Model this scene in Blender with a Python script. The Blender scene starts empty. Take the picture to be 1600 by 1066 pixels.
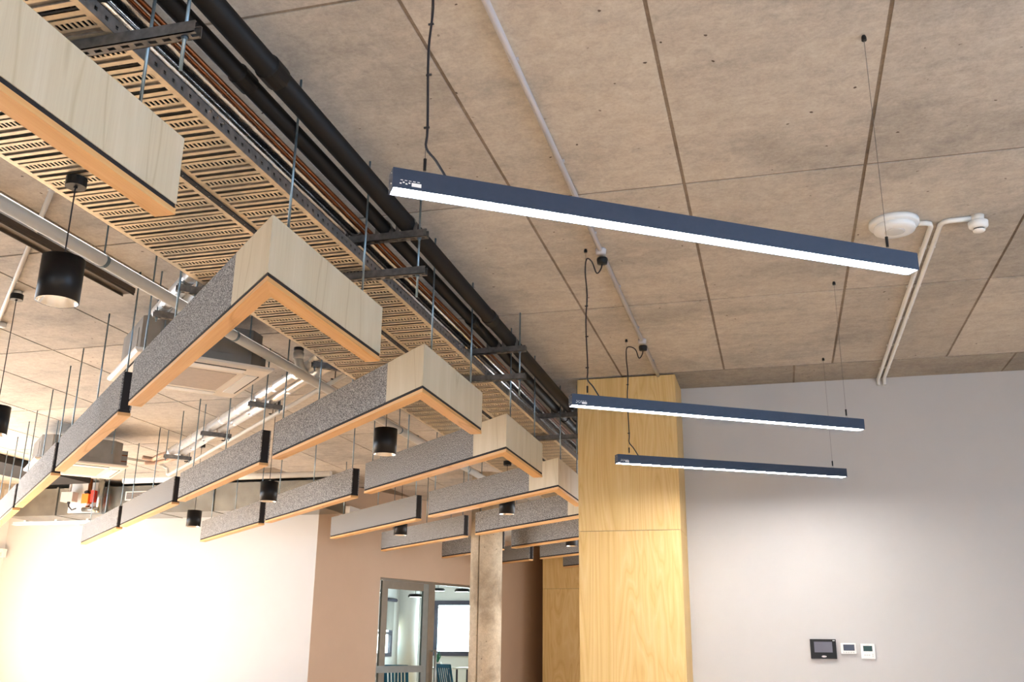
import bpy, math, random
from mathutils import Vector, Matrix
random.seed(7)
S = bpy.context.scene
C = S.collection

# ------------------------------------------------------------------ camera
cam = bpy.data.cameras.new('camera')
cam.sensor_width = 36.0
cam.lens = 36.0 * 1520.0 / 1600.0
cam.clip_start = 0.05
co = bpy.data.objects.new('camera', cam); C.objects.link(co)
PITCH, YAW, ROLL = 0.30517, -0.26440, 0.01167
fw = Vector((math.sin(YAW)*math.cos(PITCH), math.cos(YAW)*math.cos(PITCH), math.sin(PITCH)))
rt = Vector((math.cos(YAW), -math.sin(YAW), 0)); up = rt.cross(fw)
r2 = rt*math.cos(ROLL) + up*math.sin(ROLL); u2 = -rt*math.sin(ROLL) + up*math.cos(ROLL)
co.matrix_world = Matrix(((r2.x, u2.x, -fw.x, 0), (r2.y, u2.y, -fw.y, 0), (r2.z, u2.z, -fw.z, 1.15), (0, 0, 0, 1)))
S.camera = co

# ------------------------------------------------------------------ world, daylight, exposure
W = bpy.data.worlds.new('sky'); S.world = W; W.use_nodes = True
bg = W.node_tree.nodes['Background']
bg.inputs[0].default_value = (0.62, 0.80, 1.0, 1); bg.inputs[1].default_value = 2.6

def area(name, loc, rot, sx, sy, power, col):
    l = bpy.data.lights.new(name, 'AREA'); l.shape = 'RECTANGLE'; l.size = sx; l.size_y = sy
    l.energy = power; l.color = col
    o = bpy.data.objects.new(name, l); C.objects.link(o); o.location = loc; o.rotation_euler = rot
    return o
R90 = math.pi/2
# daylight entering through the windows of the place, plus an added corridor fill
area('daylight_rear_window', (0.75, -2.95, 1.75), (R90, 0, 0), 8.5, 2.2, 10, (0.50, 0.74, 1.0))
area('daylight_left_window', (-11.6, 6.6, 1.55), (0, -R90, 0), 2.2, 9.0, 230, (0.86, 0.93, 1.0))
area('added_corridor_fill', (-1.05, 12.6, 1.6), (0, R90, 0), 2.2, 5.6, 60, (1.0, 0.80, 0.60))  # unseen lamp added to brighten the angled wall and round column
area('daylight_right_window', (5.1, 1.5, 1.85), (0, R90, 0), 2.4, 4.0, 58, (0.30, 0.58, 1.0))
area('daylight_classroom_window', (-6.65, 21.9, 1.55), (-R90, 0, 0), 1.9, 1.0, 70, (0.85, 0.93, 1.0))
sun = bpy.data.lights.new('sun', 'SUN'); sun.energy = 46.0; sun.angle = 0.01; sun.color = (1.0, 0.95, 0.88)
so = bpy.data.objects.new('sun', sun); C.objects.link(so)
so.rotation_euler = Vector((0.62, 0.50, -0.56)).to_track_quat('-Z', 'Y').to_euler()
S.view_settings.view_transform = 'Standard'
S.view_settings.look = 'None'
S.view_settings.gamma = 1.0
S.view_settings.use_curve_mapping = False
S.view_settings.exposure = 0.8

# ------------------------------------------------------------------ materials
MATS = {}
class N:
    def __init__(s, name):
        s.m = bpy.data.materials.new(name); s.m.use_nodes = True
        s.t = s.m.node_tree; s.b = s.t.nodes['Principled BSDF']; MATS[name] = s.m
    def n(s, typ, **kw):
        x = s.t.nodes.new(typ)
        for k, v in kw.items(): setattr(x, k, v)
        return x
    def l(s, a, b): s.t.links.new(a, b)
    def pos(s):
        return s.n('ShaderNodeNewGeometry').outputs['Position']
    def uv(s):
        return s.n('ShaderNodeUVMap').outputs['UV']
    def mapp(s, src, scale, rnd=0.0):
        m = s.n('ShaderNodeMapping'); m.inputs['Scale'].default_value = scale
        if rnd:
            oi = s.n('ShaderNodeObjectInfo'); mm = s.n('ShaderNodeMath', operation='MULTIPLY'); mm.inputs[1].default_value = rnd
            s.l(oi.outputs['Random'], mm.inputs[0])
            va = s.n('ShaderNodeVectorMath', operation='ADD'); s.l(src, va.inputs[0]); s.l(mm.outputs[0], va.inputs[1]); src = va.outputs[0]
        s.l(src, m.inputs['Vector']); return m.outputs[0]
    def noise(s, vec, scale, detail=4, rough=0.55, dist=0.0):
        x = s.n('ShaderNodeTexNoise'); x.inputs['Scale'].default_value = scale; x.inputs['Detail'].default_value = detail
        x.inputs['Roughness'].default_value = rough; x.inputs['Distortion'].default_value = dist
        s.l(vec, x.inputs['Vector']); return x.outputs['Fac']
    def ramp(s, fac, stops):
        r = s.n('ShaderNodeValToRGB'); e = r.color_ramp.elements
        while len(e) < len(stops): e.new(0.5)
        for i, (p, c) in enumerate(stops):
            e[i].position = p; e[i].color = (*c, 1) if len(c) == 3 else c
        s.l(fac, r.inputs[0]); return r.outputs[0]
    def mix(s, fac, a, b, mode='MIX'):
        x = s.n('ShaderNodeMix', data_type='RGBA', blend_type=mode)
        if isinstance(fac, (int, float)): x.inputs[0].default_value = fac
        else: s.l(fac, x.inputs[0])
        for i, v in ((6, a), (7, b)):
            if isinstance(v, tuple): x.inputs[i].default_value = (*v, 1)
            else: s.l(v, x.inputs[i])
        return x.outputs[2]
    def bump(s, h, strength=0.3, dist=0.01):
        b = s.n('ShaderNodeBump'); b.inputs['Strength'].default_value = strength; b.inputs['Distance'].default_value = dist
        s.l(h, b.inputs['Height']); s.l(b.outputs[0], s.b.inputs['Normal'])
    def col(s, c):
        if isinstance(c, tuple): s.b.inputs['Base Color'].default_value = (*c, 1)
        else: s.l(c, s.b.inputs['Base Color'])
        return s
    def pr(s, rough=0.5, metal=0.0, spec=0.5):
        s.b.inputs['Roughness'].default_value = rough; s.b.inputs['Metallic'].default_value = metal
        s.b.inputs['Specular IOR Level'].default_value = spec; return s

def plain(name, c, rough=0.5, metal=0.0, vary=0.06, scale=9.0):
    x = N(name); f = x.noise(x.pos(), scale, 3)
    a = tuple(max(0, v*(1-vary)) for v in c); b = tuple(min(1, v*(1+vary)) for v in c)
    x.col(x.ramp(f, [(0.3, a), (0.7, b)])).pr(rough, metal); return x
def emit(name, c, strength):
    x = N(name); x.col((0.8, 0.8, 0.8)); x.b.inputs['Emission Color'].default_value = (*c, 1); x.b.inputs['Emission Strength'].default_value = strength

def concrete(name, dark, light, tint, spots=True, per_obj=0.17):
    x = N(name); p = x.pos()
    big = x.noise(x.mapp(p, (0.9, 1.3, 1)), 1.3, 5, 0.6, 0.4)
    streak = x.noise(x.mapp(p, (1.2, 9, 4)), 3.0, 6, 0.65, 0.3)
    fine = x.noise(p, 70, 4, 0.7)
    c = x.ramp(big, [(0.28, dark), (0.52, light), (0.75, tint)])
    c = x.mix(0.28, c, x.ramp(streak, [(0.3, (0.42, 0.42, 0.43)), (0.62, (0.60, 0.59, 0.57))]), 'OVERLAY')
    c = x.mix(0.45, c, x.ramp(fine, [(0.3, (0.36, 0.36, 0.36)), (0.7, (0.64, 0.64, 0.64))]), 'OVERLAY')
    mott = x.noise(p, 13, 5, 0.7, 0.6)
    c = x.mix(0.55, c, x.ramp(mott, [(0.3, (0.36, 0.35, 0.345)), (0.68, (0.61, 0.60, 0.58))]), 'OVERLAY')
    if per_obj:
        oi = x.n('ShaderNodeObjectInfo')
        c = x.mix(1.0, c, x.ramp(oi.outputs['Random'], [(0, (1-per_obj,)*3), (1, (1.0, 1.0, 1.0))]), 'MULTIPLY')
    if spots:
        v = x.n('ShaderNodeTexVoronoi'); v.inputs['Scale'].default_value = 9.0; v.inputs['Randomness'].default_value = 1.0
        nd = x.n('ShaderNodeVectorMath', operation='ADD'); sc = x.n('ShaderNodeTexNoise'); sc.inputs['Scale'].default_value = 25
        sm = x.n('ShaderNodeVectorMath', operation='SCALE'); sm.inputs['Scale'].default_value = 0.03
        x.l(p, sc.inputs['Vector']); x.l(sc.outputs['Color'], sm.inputs[0]); x.l(p, nd.inputs[0]); x.l(sm.outputs[0], nd.inputs[1])
        x.l(nd.outputs[0], v.inputs['Vector'])
        sz = x.noise(p, 2.3, 2)
        d = x.n('ShaderNodeMath', operation='SUBTRACT'); x.l(v.outputs['Distance'], d.inputs[0])
        k = x.n('ShaderNodeMath', operation='MULTIPLY'); x.l(sz, k.inputs[0]); k.inputs[1].default_value = 0.105; x.l(k.outputs[0], d.inputs[1])
        m = x.ramp(d.outputs[0], [(0.0, (1, 1, 1)), (0.022, (0, 0, 0))])
        gate = x.ramp(x.noise(p, 1.7, 3), [(0.42, (0, 0, 0)), (0.55, (1, 1, 1))])
        mm = x.n('ShaderNodeMath', operation='MULTIPLY'); x.l(m, mm.inputs[0]); x.l(gate, mm.inputs[1])
        c = x.mix(mm.outputs[0], c, (0.10, 0.075, 0.06))
    x.col(c).pr(0.85, 0, 0.25); x.bump(fine, 0.25, 0.004); return x
concrete('concrete_ceiling', (0.375, 0.355, 0.33), (0.53, 0.49, 0.445), (0.60, 0.55, 0.49))
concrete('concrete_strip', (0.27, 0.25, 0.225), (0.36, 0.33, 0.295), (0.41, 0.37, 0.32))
concrete('concrete_joint', (0.13, 0.105, 0.085), (0.24, 0.20, 0.165), (0.30, 0.26, 0.215), False, 0)
concrete('concrete_column', (0.20, 0.15, 0.10), (0.44, 0.37, 0.28), (0.54, 0.47, 0.37), True, 0)
plain('wall_paint_white', (0.78, 0.765, 0.75), 0.7, 0, 0.015, 3)
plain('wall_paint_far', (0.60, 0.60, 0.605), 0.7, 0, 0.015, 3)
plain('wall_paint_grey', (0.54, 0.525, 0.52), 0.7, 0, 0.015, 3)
plain('wall_paint_warm_shade', (0.60, 0.445, 0.325), 0.7, 0, 0.02, 3)  # white paint with its warm shade put into the colour
plain('soffit_plaster', (0.55, 0.47, 0.38), 0.8, 0, 0.06, 3)
plain('felt_black', (0.020, 0.018, 0.020), 0.95)
plain('black_powdercoat', (0.007, 0.007, 0.008), 0.4).b.inputs['Specular IOR Level'].default_value = 0.3
plain('black_pipe', (0.006, 0.0055, 0.0055), 0.55).b.inputs['Specular IOR Level'].default_value = 0.25
plain('cable_black', (0.012, 0.011, 0.016), 0.45)
plain('pvc_grey', (0.60, 0.60, 0.585), 0.4, 0, 0.04, 5)
plain('pvc_white', (0.80, 0.78, 0.74), 0.4, 0, 0.03, 5)
plain('conduit_lilac_grey', (0.52, 0.51, 0.54), 0.4, 0, 0.03, 5)
plain('white_plastic', (0.84, 0.83, 0.81), 0.35, 0, 0.02, 5)
plain('cream_plastic', (0.80, 0.74, 0.66), 0.4, 0, 0.02, 5)
plain('grille_grey', (0.52, 0.45, 0.40), 0.6, 0, 0.05, 20)
plain('dark_void', (0.02, 0.018, 0.017), 0.9)
plain('strut_steel', (0.20, 0.195, 0.19), 0.45, 0.85, 0.25, 30)
plain('zinc_rod', (0.21, 0.28, 0.33), 0.32, 0.85, 0.15, 40)
plain('tray_steel', (0.70, 0.61, 0.46), 0.42, 0.75, 0.12, 25)
plain('rib_steel', (0.40, 0.36, 0.31), 0.45, 0.75, 0.2, 30)
plain('pipe_lagging', (0.72, 0.52, 0.42), 0.5, 0.1, 0.08, 8)
plain('rail_steel', (0.22, 0.22, 0.225), 0.45, 0.7, 0.25, 25)
plain('galvanised', (0.33, 0.325, 0.295), 0.26, 0.9, 0.2, 4)
plain('cassette_steel', (0.26, 0.25, 0.235), 0.5, 0.6, 0.12, 6)
plain('copper', (0.21, 0.07, 0.025), 0.36, 0.9, 0.2, 14)
plain('dark_steel_strip', (0.10, 0.075, 0.055), 0.6, 0.2)
plain('orange_valve', (0.95, 0.22, 0.02), 0.4)
plain('red_plastic', (0.75, 0.05, 0.03), 0.4)
plain('frame_bronze', (0.30, 0.27, 0.225), 0.4, 0.4)
plain('frame_aluminium', (0.36, 0.41, 0.42), 0.35, 0.5)
plain('window_frame_dark', (0.07, 0.065, 0.10), 0.5)
plain('blind_fabric', (0.36, 0.34, 0.31), 0.8)
plain('chair_blue', (0.02, 0.17, 0.33), 0.4)
plain('leaf_green', (0.02, 0.22, 0.10), 0.5)
plain('table_white', (0.80, 0.79, 0.76), 0.4)
plain('screen_grey', (0.13, 0.13, 0.165), 0.25)
plain('screen_blue', (0.06, 0.07, 0.105), 0.25)
plain('screen_green', (0.02, 0.055, 0.045), 0.25)
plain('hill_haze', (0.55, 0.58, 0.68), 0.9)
plain('floor_timber_dark', (0.20, 0.13, 0.08), 0.6)
x = N('light_housing'); x.col(x.ramp(x.noise(x.pos(), 40, 2), [(0.3, (0.022, 0.038, 0.072)), (0.7, (0.027, 0.043, 0.08))])).pr(0.42, 0.1)
x = N('foil'); p = x.pos(); w = x.noise(x.mapp(p, (6, 2.5, 6)), 5, 4, 0.6, 0.8)
x.col(x.ramp(w, [(0.3, (0.62, 0.62, 0.64)), (0.7, (0.90, 0.89, 0.88))])).pr(0.20, 1.0); x.bump(w, 0.25, 0.006)
x = N('foil_jacket'); p = x.pos(); w = x.noise(x.mapp(p, (3, 3, 9)), 5, 4, 0.6, 0.6)
x.col(x.ramp(w, [(0.3, (0.74, 0.74, 0.75)), (0.7, (0.90, 0.90, 0.90))])).pr(0.30, 0.8); x.bump(w, 0.2, 0.006)
x = N('chrome'); x.col(x.ramp(x.noise(x.pos(), 30, 2), [(0.3, (0.82, 0.80, 0.78)), (0.7, (0.9, 0.88, 0.86))])).pr(0.22, 1.0)
x = N('glass'); x.col((0.80, 0.92, 0.88)).pr(0.02)
x.b.inputs['Transmission Weight'].default_value = 1.0; x.b.inputs['IOR'].default_value = 1.02
emit('diffuser_lit', (1.0, 0.95, 0.90), 84.0)
emit('downlight_lit', (1.0, 0.80, 0.60), 420.0)
emit('classroom_pendant_lit', (1.0, 0.95, 0.86), 6.0)

def wood(name, c0, c1, c2, ring=7.0, stretch=0.12, swirl=3.0, fine=0.35, rough=0.5, rnd=30.0, soft=False):
    """UV: u along the grain, v across"""
    x = N(name); uv = x.uv()
    base = x.mapp(uv, (stretch, 1.0, 1), rnd)
    big = x.noise(base, 2.2, 3, 0.5, swirl*0.25)
    mul = x.n('ShaderNodeMath', operation='MULTIPLY'); mul.inputs[1].default_value = ring; x.l(big, mul.inputs[0])
    fr = x.n('ShaderNodeMath', operation='PINGPONG'); fr.inputs[1].default_value = 0.5; x.l(mul.outputs[0], fr.inputs[0])
    sc = x.n('ShaderNodeMath', operation='MULTIPLY'); sc.inputs[1].default_value = 2.0; x.l(fr.outputs[0], sc.inputs[0])
    c = x.ramp(sc.outputs[0], [(0.0, c1), (0.45, c0), (0.7, c0), (1.0, c2)] if soft else [(0.0, c1), (0.55, c0), (0.9, c0), (1.0, c2)])
    f = x.noise(x.mapp(uv, (3.0, 110.0, 1), rnd), 1.0, 4, 0.7, 0.2)
    c = x.mix(fine, c, x.ramp(f, [(0.3, (0.36, 0.36, 0.36)), (0.65, (0.60, 0.60, 0.60))]), 'OVERLAY')
    x.col(c).pr(rough, 0, 0.35); return x
wood('birch_ply', (0.70, 0.48, 0.20), (0.735, 0.525, 0.24), (0.645, 0.42, 0.155), 16.0, 0.11, 5.0, 0.34, soft=True)
wood('ash_veneer', (0.62, 0.545, 0.405), (0.66, 0.585, 0.45), (0.53, 0.45, 0.31), 6.0, 0.16, 1.2, 0.28)
wood('oak_trim', (0.70, 0.40, 0.165), (0.75, 0.45, 0.20), (0.58, 0.30, 0.10), 6.0, 0.10, 0.8, 0.45)
wood('timber_floor', (0.66, 0.47, 0.29), (0.70, 0.52, 0.34), (0.56, 0.38, 0.22), 6.0, 0.15, 1.0, 0.4)
x = N('felt_grey'); p = x.uv()
oi = x.n('ShaderNodeObjectInfo')
f = x.noise(x.mapp(p, (1, 1, 1), 10), 150, 2, 0.7); g = x.noise(x.mapp(p, (1, 1, 1), 10), 2.0, 2)
c = x.ramp(f, [(0.37, (0.085, 0.083, 0.086)), (0.50, (0.235, 0.235, 0.24)), (0.63, (0.54, 0.535, 0.53))])
x.col(c).pr(0.95, 0, 0.15); 
# ------------------------------------------------------------------ mesh building
class MB:
    def __init__(s): s.v = []; s.f = []
    def face(s, pts):
        b = len(s.v); s.v += [tuple(p) for p in pts]; s.f.append(tuple(range(b, b+len(pts)))); return s
    def prism(s, poly, z0, z1):
        b = len(s.v); n = len(poly)
        a = sum(poly[i][0]*poly[(i+1) % n][1]-poly[(i+1) % n][0]*poly[i][1] for i in range(n))
        if a < 0: poly = poly[::-1]
        s.v += [(p[0], p[1], z0) for p in poly] + [(p[0], p[1], z1) for p in poly]
        s.f.append(tuple(b+i for i in reversed(range(n)))); s.f.append(tuple(b+n+i for i in range(n)))
        for i in range(n):
            j = (i+1) % n; s.f.append((b+i, b+j, b+n+j, b+n+i))
        return s
    def box(s, x0, x1, y0, y1, z0, z1):
        x0, x1 = min(x0, x1), max(x0, x1); y0, y1 = min(y0, y1), max(y0, y1)
        return s.prism([(x0, y0), (x1, y0), (x1, y1), (x0, y1)], min(z0, z1), max(z0, z1))
    def bar(s, a, b, w, h):
        """box along a->b, w wide horizontally, h tall, centred"""
        a = Vector(a); b = Vector(b); d = (b-a).normalized(); sd = d.cross(Vector((0, 0, 1)))
        sd = sd.normalized() if sd.length > 1e-4 else Vector((1, 0, 0)); u = sd.cross(d)
        P = [a+sd*(w/2*i)+u*(h/2*j) for i, j in ((-1, -1), (1, -1), (1, 1), (-1, 1))]
        Q = [p+(b-a) for p in P]; k = len(s.v); s.v += [tuple(p) for p in P+Q]
        s.f += [(k, k+1, k+2, k+3), (k+7, k+6, k+5, k+4)] + [(k+i, k+4+i, k+4+(i+1) % 4, k+(i+1) % 4) for i in range(4)]
        return s
    def tube(s, pts, r, n=10, cap=True):
        pts = [Vector(p) for p in pts]; k = len(s.v); ref = None
        for i, p in enumerate(pts):
            d = (pts[min(i+1, len(pts)-1)]-pts[max(i-1, 0)]).normalized()
            if ref is None: ref = Vector((0, 0, 1)) if abs(d.z) < 0.9 else Vector((1, 0, 0))
            e = d.cross(ref).normalized(); g = e.cross(d).normalized(); ref = g
            rr = r[i] if isinstance(r, (list, tuple)) else r
            for j in range(n):
                t = 2*math.pi*j/n; s.v.append(tuple(p+e*(rr*math.cos(t))+g*(rr*math.sin(t))))
        for i in range(len(pts)-1):
            for j in range(n):
                a = k+i*n+j; b = k+i*n+(j+1) % n; s.f.append((a, b, b+n, a+n))
        if cap:
            s.f.append(tuple(k+j for j in reversed(range(n)))); m = k+(len(pts)-1)*n; s.f.append(tuple(m+j for j in range(n)))
        return s
    def lathe(s, prof, n=24, c=(0, 0, 0), cap=True):
        k = len(s.v)
        for r, z in prof:
            for j in range(n):
                t = 2*math.pi*j/n; s.v.append((c[0]+r*math.cos(t), c[1]+r*math.sin(t), c[2]+z))
        for i in range(len(prof)-1):
            for j in range(n):
                a = k+i*n+j; b = k+i*n+(j+1) % n; s.f.append((a, b, b+n, a+n))
        if cap and prof[0][0] > 1e-5: s.f.append(tuple(k+j for j in reversed(range(n))))
        if cap and prof[-1][0] > 1e-5: m = k+(len(prof)-1)*n; s.f.append(tuple(m+j for j in range(n)))
        return s
    def build(s, name, mat, parent=None, grain=None, smooth=False, loc=None):
        me = bpy.data.meshes.new(name); me.from_pydata(s.v, [], s.f); me.update()
        if grain is not None:
            g = Vector(grain).normalized(); ul = me.uv_layers.new(name='UVMap')
            for po in me.polygons:
                nn = po.normal; w = nn.cross(g)
                if w.length < 0.3: w = Vector((1, 0, 0)).cross(nn) if abs(nn.x) < 0.8 else Vector((0, 1, 0)); gg = w.cross(nn)
                else: gg = g
                w.normalize()
                for li in po.loop_indices:
                    p = me.vertices[me.loops[li].vertex_index].co; ul.data[li].uv = (p.dot(gg), p.dot(w))
        if smooth:
            for po in me.polygons: po.use_smooth = len(po.vertices) == 4
        me.materials.append(MATS[mat])
        o = bpy.data.objects.new(name, me); C.objects.link(o)
        if parent is not None: o.parent = parent
        if loc: o.location = loc
        return o
def tag(o, label, cat, group=None):
    o['label'] = label; o['category'] = cat
    if group: o['group'] = group
    return o
def struct(o, label=None):
    o['kind'] = 'structure'
    if label: o['label'] = label
    return o
def empty(name, loc=(0, 0, 0), rz=0.0):
    o = bpy.data.objects.new(name, None); C.objects.link(o); o.location = loc; o.rotation_euler = (0, 0, rz); o.empty_display_size = 0.1
    return o
def copy_tree(o, parent=None):
    c = o.copy(); C.objects.link(c); c.parent = parent
    for ch in list(o.children): copy_tree(ch, c)
    return c

ZC = 3.45                       # ceiling underside
D = Vector((-0.735, 0.678))     # run of the baffles
NN = Vector((0.678, 0.735))     # across the baffles
def dn(p, s=0.0, q=0.0): return (p[0]+D.x*s+NN.x*q, p[1]+D.y*s+NN.y*q)

# ------------------------------------------------------------------ floor
fl = MB().box(-12.2, 5.3, -3.3, 13.4, -0.12, -0.02).box(-12.2, -1.0, 13.4, 22.4, -0.12, -0.02).build('floor', 'floor_timber_dark')
struct(fl, 'timber board floor of the room')
board = MB().box(0, 17.2, 0, 0.47, -0.02, 0.0).build('floor_board', 'timber_floor', fl, (1, 0, 0), loc=(-12.0, -3.2, 0))
for i in range(1, 34):
    c = board.copy(); C.objects.link(c); c.location = (-12.0, -3.2+i*0.48, 0)
MB().box(-12, -1.1, 13.12, 22.2, -0.02, 0.0).build('floor_board', 'timber_floor', fl, (1, 0, 0))

# ------------------------------------------------------------------ ceiling: slab with the imprint of each form panel
ce = MB().box(-12.2, 5.3, -3.3, 13.3, ZC+0.005, ZC+0.2).box(-6.9, -0.5, 13.3, 19.2, ZC+0.005, ZC+0.2).build('ceiling', 'concrete_joint')
struct(ce, 'raw concrete ceiling slab with formwork joints')
G = 0.017
xs = [-0.34+0.888*k for k in range(-13, 7)]
ys = [2.82+1.81*k for k in range(-4, 10)]
pm = MB().box(G/2, 0.888-G/2, G*0.55, 1.81-G*0.55, ZC, ZC+0.02)
first = None
for i in range(len(xs)-1):
    for j in range(len(ys)-1):
        x0, y0 = xs[i], ys[j]
        if y0 > 8.0 and x0 > -1.3: continue
        if y0 > 11.8 and x0 < -7.0: continue
        if y0 > 13.0 and x0 < -6.0: continue
        if first is None:
            first = pm.build('concrete_panel', 'concrete_ceiling', ce, loc=(x0, y0, 0)); continue
        c = first.copy(); C.objects.link(c); c.location = (x0, y0, 0)
for a, b in ((-1.2, 0.241), (0.241, 1.955), (1.955, 3.67), (3.67, 5.2)):
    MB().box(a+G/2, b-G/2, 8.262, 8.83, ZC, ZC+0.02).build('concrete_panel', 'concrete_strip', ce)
MB().box(-12.1, -7.01, 11.87+G, 13.1, ZC, ZC+0.02).build('concrete_panel', 'concrete_ceiling', ce)

# ------------------------------------------------------------------ walls
def wal(name, mb, m, label): return struct(mb.build(name, m), label)
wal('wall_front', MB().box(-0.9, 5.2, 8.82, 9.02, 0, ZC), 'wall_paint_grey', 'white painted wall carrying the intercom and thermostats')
wal('wall_right', MB().box(5.2, 5.4, -3.3, -0.6, 0, ZC+0.1).box(5.2, 5.4, 3.6, 9.02, 0, ZC+0.1).box(5.2, 5.4, -0.6, 3.6, 0, 0.55).box(5.2, 5.4, -0.6, 3.6, 3.15, ZC+0.1), 'wall_paint_white', 'white painted side wall with tall windows')
wr = MB().box(-12.2, -3.6, -3.3, -3.1, 0, ZC+0.1).box(5.1, 5.4, -3.3, -3.1, 0, ZC+0.1).box(-3.6, 5.1, -3.3, -3.1, 0, 0.6).box(-3.6, 5.1, -3.3, -3.1, 2.9, ZC+0.1).box(-1.2, 1.6, -3.3, -3.1, 0.6, 2.9).box(3.6, 5.1, -3.3, -3.1, 0.6, 2.9)
wal('wall_rear', wr, 'wall_paint_white', 'white wall with the long window band')
wl = MB().box(-12.0, -11.75, -3.3, 2.0, 0, ZC+0.1).box(-12.0, -11.75, 11.2, 13.2, 0, ZC+0.1).box(-12.0, -11.75, 2.0, 11.2, 0, 0.4).box(-12.0, -11.75, 2.0, 11.2, 2.7, ZC+0.1)
wal('wall_left', wl, 'wall_paint_white', 'white side wall with tall windows')
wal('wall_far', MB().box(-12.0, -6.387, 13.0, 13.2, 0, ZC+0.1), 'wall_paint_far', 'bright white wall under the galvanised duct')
T = Vector((0.338, 0.941)); M_ = Vector((0.941, -0.338)); T0 = Vector((-6.387, 13.0))
def tw(s, q=0.0):
    p = T0 + T*s - M_*q; return (p.x, p.y)
DS0, DS1, DH, TH = 1.381, 4.3, 2.157, 0.16
def tq(s0, s1, q0=0.0, q1=TH): return [tw(s0, q0), tw(s1, q0), tw(s1, q1), tw(s0, q1)]
wa = MB().prism([tw(0), tw(DS0), tw(DS0, TH), tw(0.05, TH)], 0, ZC+0.05).prism(tq(DS0, DS1), DH, ZC+0.05).prism(tq(DS1, 6.6), 0, ZC+0.05)
wal('wall_angled', wa, 'wall_paint_warm_shade', 'white wall with warm shade in its colour, holding the glazed doorway')
wal('wall_inner', MB().box(-1.0, -0.9, 9.02, 9.8, 0, ZC+0.05).box(-1.0, -0.9, 15.4, 19.2, 0, ZC+0.05).box(-1.0, -0.9, 9.8, 15.4, 0, 0.5).box(-1.0, -0.9, 9.8, 15.4, 2.7, ZC+0.05).box(-4.3, -0.9, 19.1, 19.2, 0, ZC+0.05), 'wall_paint_warm_shade', 'tan-shaded wall behind the plywood column, with an added window opening')  # unseen wall; its opening is added to go with the corridor fill

# plywood-clad column
pc = empty('plywood_column', (-1.196, 8.545, 0)); tag(pc, 'birch plywood clad column beside the white wall, reaching the ceiling', 'column')
MB().box(-0.42, 0.42, -0.27, 0.28, 0, ZC-0.005).build('core', 'dark_void', pc)
for z0, z1 in ((0.0, 2.098), (2.102, ZC-0.012)):
    MB().box(-0.432, 0.432, -0.28, -0.268, z0, z1).build('plywood_panel', 'birch_ply', pc, (0, 0, 1))
    MB().box(0.42, 0.432, -0.267, 0.274, z0, z1).build('plywood_panel', 'birch_ply', pc, (0, 0, 1))
    MB().box(-0.432, -0.42, -0.267, 0.274, z0, z1).build('plywood_panel', 'birch_ply', pc, (0, 0, 1))
p2 = empty('plywood_column', (-2.9, 17.9, 0)); tag(p2, 'distant darker plywood column seen left of the large one', 'column')
MB().box(-1.225, 1.2, -0.29, 0.5, 0, ZC).build('core', 'dark_void', p2)
for z0, z1 in ((0.0, 2.163), (2.167, ZC-0.01)):
    MB().box(-1.237, 1.21, -0.302, -0.29, z0, z1).build('plywood_panel', 'birch_ply', p2, (0, 0, 1))
    MB().box(-1.237, -1.225, -0.289, 0.5, z0, z1).build('plywood_panel', 'birch_ply', p2, (0, 0, 1))

# round concrete column with form seam
cc = empty('concrete_column', (-3.83, 12.95, 0)); tag(cc, 'round raw concrete column in front of the glazed doorway', 'column')
mb = MB(); n = 120; k0 = len(mb.v)
for z in (0.0, ZC+0.01):
    for j in range(n):
        t = 2*math.pi*j/n; r = 0.215 - (0.03 if j == 86 else 0); mb.v.append((r*math.cos(t), r*math.sin(t), z))
for j in range(n): mb.f.append((j, (j+1) % n, n+(j+1) % n, n+j))
mb.build('shaft', 'concrete_column', cc)

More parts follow.
